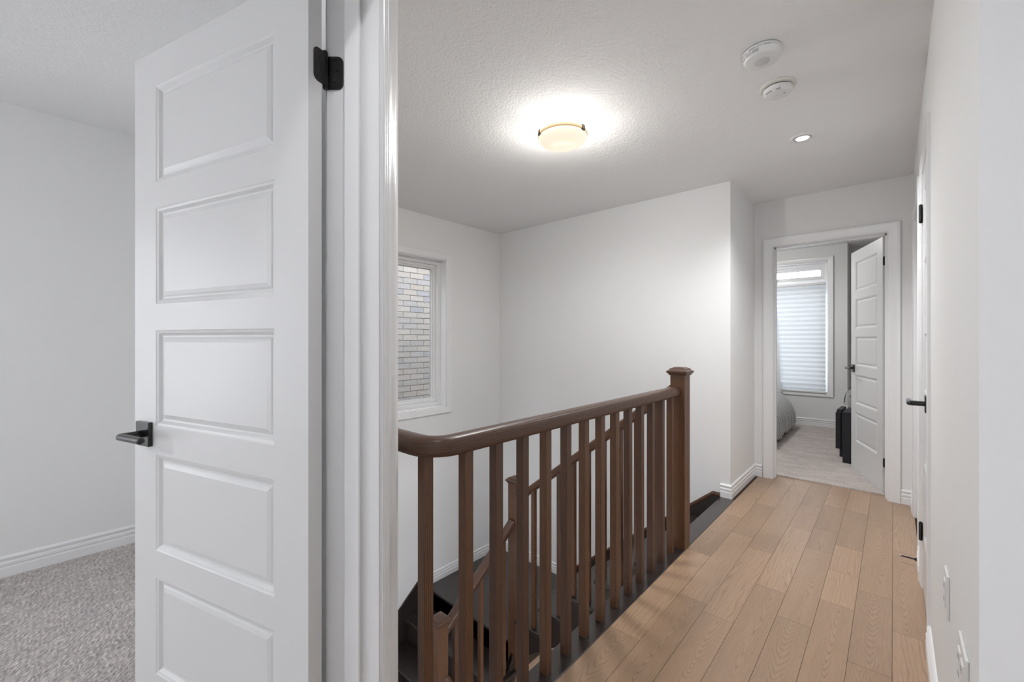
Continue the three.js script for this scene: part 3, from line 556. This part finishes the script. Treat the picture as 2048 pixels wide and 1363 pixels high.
{
  const o = thing('sheer_curtain', 'thin white curtain hanging at the left of the end bedroom window', 'curtain', [0, 0, ZG + 0.075]);
  const P = [], nx = 30, ny = 24, at = (i, j) => { const v = j / ny, y = 2.36 - v * 2.0, wd = 0.355 + 0.13 * v, u = i / nx, x = -1.68 + wd * u; return V(x, y, 0.022 * Math.sin(u * 26 + v * 1.5) * (0.5 + 0.5 * v)); };
  for (let i = 0; i < nx; i++) for (let j = 0; j < ny; j++) for (const [a, b] of [[0, 0], [0, 1], [1, 1], [0, 0], [1, 1], [1, 0]]) P.push(...at(i + a, j + b).toArray());
  const g = new THREE.BufferGeometry(); g.setAttribute('position', new THREE.Float32BufferAttribute(P, 3)); g.computeVertexNormals();
  mesh('fabric', crease(g, 1.2), phys({ color: lin(0.85, 0.85, 0.83), roughness: 1, transmission: 0.35, thickness: 0, side: THREE.DoubleSide }), o);
  const rod = new THREE.CylinderGeometry(0.008, 0.008, 0.5, 14); rod.rotateZ(Math.PI / 2); rod.translate(-1.62, 2.365, 0); mesh('rod', rod, M.vinyl, o);
}
{
  const o = thing('bed', 'bed with a grey striped duvet behind the end door', 'bed', [0, 0.01, 0]);
  const prof = [[-1.02, 0.035], [-0.985, 0.10], [-0.99, 0.22], [-1.03, 0.34], [-1.10, 0.44], [-1.20, 0.515], [-1.34, 0.555], [-1.8, 0.57], [-3.0, 0.57]], P = [], U = [], nz = 120, Z0 = -5.3, Z1 = -7.05;
  const at = (i, k) => { const t = i / nz, z = Z0 + (Z1 - Z0) * t, e = Math.max(0, (t - 0.82) / 0.18), e0 = Math.max(0, (0.1 - t) / 0.1), [x, y] = prof[k], s = Math.max(0, 1 - k / 6);
    const fold = 0.016 * s * Math.sin(z * 34 + 1.3 * Math.sin(z * 7)) + 0.010 * s * Math.sin(z * 15 + 2);
    return V(x + fold - 0.16 * (e * e + e0 * e0) * (1 - 0.3 * s), y - 0.14 * (e * e + e0 * e0) * (1 - s) + (k === 0 ? 0.015 * Math.sin(z * 9) : 0), z); };
  for (let i = 0; i < nz; i++) for (let k = 0; k + 1 < prof.length; k++) for (const [a, b] of [[0, 0], [1, 1], [0, 1], [0, 0], [1, 0], [1, 1]]) { const v = at(i + a, k + b); P.push(v.x, v.y, v.z); U.push((i + a) / nz * 1.75, (k + b) / 8); }
  const g = new THREE.BufferGeometry(); g.setAttribute('position', new THREE.Float32BufferAttribute(P, 3)); g.setAttribute('uv', new THREE.Float32BufferAttribute(U, 2)); g.computeVertexNormals();
  const stripe = dataTex(512, 64, (u, v) => { const s = Math.sin(u * 6.2832 * 16), q = s > 0.35 ? 1 : 0.80, k = q * (0.92 + 0.16 * vn(u * 256, v * 32, 501, 256, 32)); return [226 * k, 227 * k, 226 * k]; });
  stripe.repeat.set(1.6, 1);
  mesh('duvet', crease(g, 1.2), std({ map: stripe, roughness: 1, side: THREE.DoubleSide }), o);
  mesh('mattress', bx(-3.0, -1.16, 0.20, 0.50, Z1 + 0.12, Z0 - 0.1, 0.04), std({ color: lin(0.6, 0.6, 0.6), roughness: 1 }), o);
  mesh('base', bx(-3.0, -1.14, 0.08, 0.20, Z1 + 0.10, Z0 - 0.08, 0.01), M.slot, o);
  for (const [x, z] of [[-1.25, -5.5], [-1.25, -6.85], [-2.9, -5.5], [-2.9, -6.85]]) mesh('leg', bx(x - 0.03, x + 0.03, -0.002, 0.08, z - 0.03, z + 0.03), M.slot, o);
}
M.navy = std({ color: lin(0.010, 0.011, 0.016), roughness: 0.55 });
{
  const o = thing('storage_box', 'tall black storage box standing behind the end door', 'box', [-0.235, 0.01, -5.33], -0.05);
  mesh('body', bx(-0.135, 0.12, 0, 0.50, -0.30, 0.07, 0.008), M.navy, o);
  mesh('lid', bx(-0.07, 0.12, 0.50, 0.545, -0.28, 0.06, 0.006), M.navy, o);
  mesh('handle', bx(-0.139, -0.133, 0.36, 0.385, -0.16, -0.06, 0.002), M.black, o);
  const q = thing('folded_box', 'flat black board leaning on the tall black box', 'box', [-0.405, 0.01, -5.52], -0.05);
  mesh('panel', bx(-0.03, 0.012, 0.10, 0.47, -0.24, 0.10, 0.004), M.navy, q);
  mesh('flap', bx(-0.024, 0.025, 0.462, 0.50, -0.20, 0.08, 0.01), M.navy, q);
  mesh('foot', bx(-0.01, 0.012, -0.001, 0.10, -0.2, -0.16), M.navy, q); mesh('foot', bx(-0.01, 0.012, -0.001, 0.10, -0.04, 0.0), M.navy, q);
  const p = thing('plastic_bag', 'clear plastic bag with black handles on top of the black box', 'bag', [-0.27, 0.556, -5.42]);
  const film = phys({ color: lin(0.92, 0.94, 0.95), transmission: 0.8, thickness: 0, roughness: 0.25, side: THREE.DoubleSide });
  mesh('film', crease(lathe([[0.10, 0.0], [0.105, 0.06], [0.095, 0.13], [0.085, 0.165]], 14), 0.4), film, p);
  for (const sz of [-0.04, 0.04]) { const c = new THREE.CatmullRomCurve3([V(-0.10, 0.03, sz), V(-0.08, 0.13, sz), V(-0.03, 0.20, sz), V(0.03, 0.20, sz), V(0.08, 0.13, sz), V(0.10, 0.03, sz)]); mesh('handle', ni(new THREE.TubeGeometry(c, 30, 0.003, 8)), M.black, p); }
  for (const [x, y, z, a] of [[-0.01, 0.11, 0.02, 0.3], [0.02, 0.045, -0.02, -0.2]]) { const f = bx(-0.05, 0.05, -0.010, 0.010, -0.03, 0.03, 0.006); f.rotateZ(a); f.translate(x, y, z); mesh('packed_item', f, M.navy, p); }
}

// ------------------------------------------------------------------ brick house next door
{
  const o = thing('neighbour_wall', 'pale grey brick wall of the house seen through the stair window', 'brick wall', [-4.86, -3.3, 0]);
  const mortar = std({ color: lin(0.36, 0.345, 0.325), roughness: 1 });
  mesh('mortar', bx(-0.3, -0.010, 0, 6.1, -9, 3), mortar, o);
  mesh('eave', bx(-0.3, 0.42, 6.12, 6.28, -9, 3), M.vinyl, o);
  const tones = [[0.5, 0.465, 0.425], [0.46, 0.44, 0.41], [0.53, 0.495, 0.45], [0.455, 0.44, 0.43], [0.41, 0.41, 0.425], [0.49, 0.445, 0.395]];
  const bt = dataTex(128, 64, (u, v) => 0.80 + 0.2 * vn(u * 40, v * 20, 601, 40, 20) - 0.12 * Math.pow(vn(u * 16, v * 9, 602, 16, 9), 3), true);
  const mats = tones.map((t) => std({ color: lin(...t), map: bt, bumpMap: bt, bumpScale: 0.003, roughness: 0.95 }));
  const CH = 0.0765, BL = 0.2235, ge = bx(-0.02, 0, 0, CH - 0.010, 0, BL - 0.010, 0, 2, 1 / 0.07, 1 / 0.22), rest = [];
  let n = 0;
  for (let r = 0; r < 80; r++) for (let c = 0; c < 54; c++) {
    const z = -8.9 + c * BL + (r % 2 ? BL / 2 : 0), y = r * CH, py = y - 3.3;
    const near = z > -4.1 && z < -2.35 && py > 0.08 && py < 2.62;
    if (near && n < 300) { n++; const k = hash(r, c, 9), m = mesh('brick', ge, mats[Math.floor(k * (py > 1.75 ? 6 : k < 0.7 ? 6 : 3)) % 6], o); m.position.set((hash(r, c, 12) - 0.5) * 0.003, y, z); }
    else if (z < 2.7) { const g = ge.clone(); g.translate(0, y, z); rest.push(g); }
  }
  mesh('brickwork', rest, mats[1], o).userData.kind = 'stuff';
}

scene.traverse((o) => { if (o.isMesh) { o.castShadow = true; o.receiveShadow = true; } if (o.isPointLight || o.isSpotLight) o.castShadow = true; });
renderer.render(scene, camera);
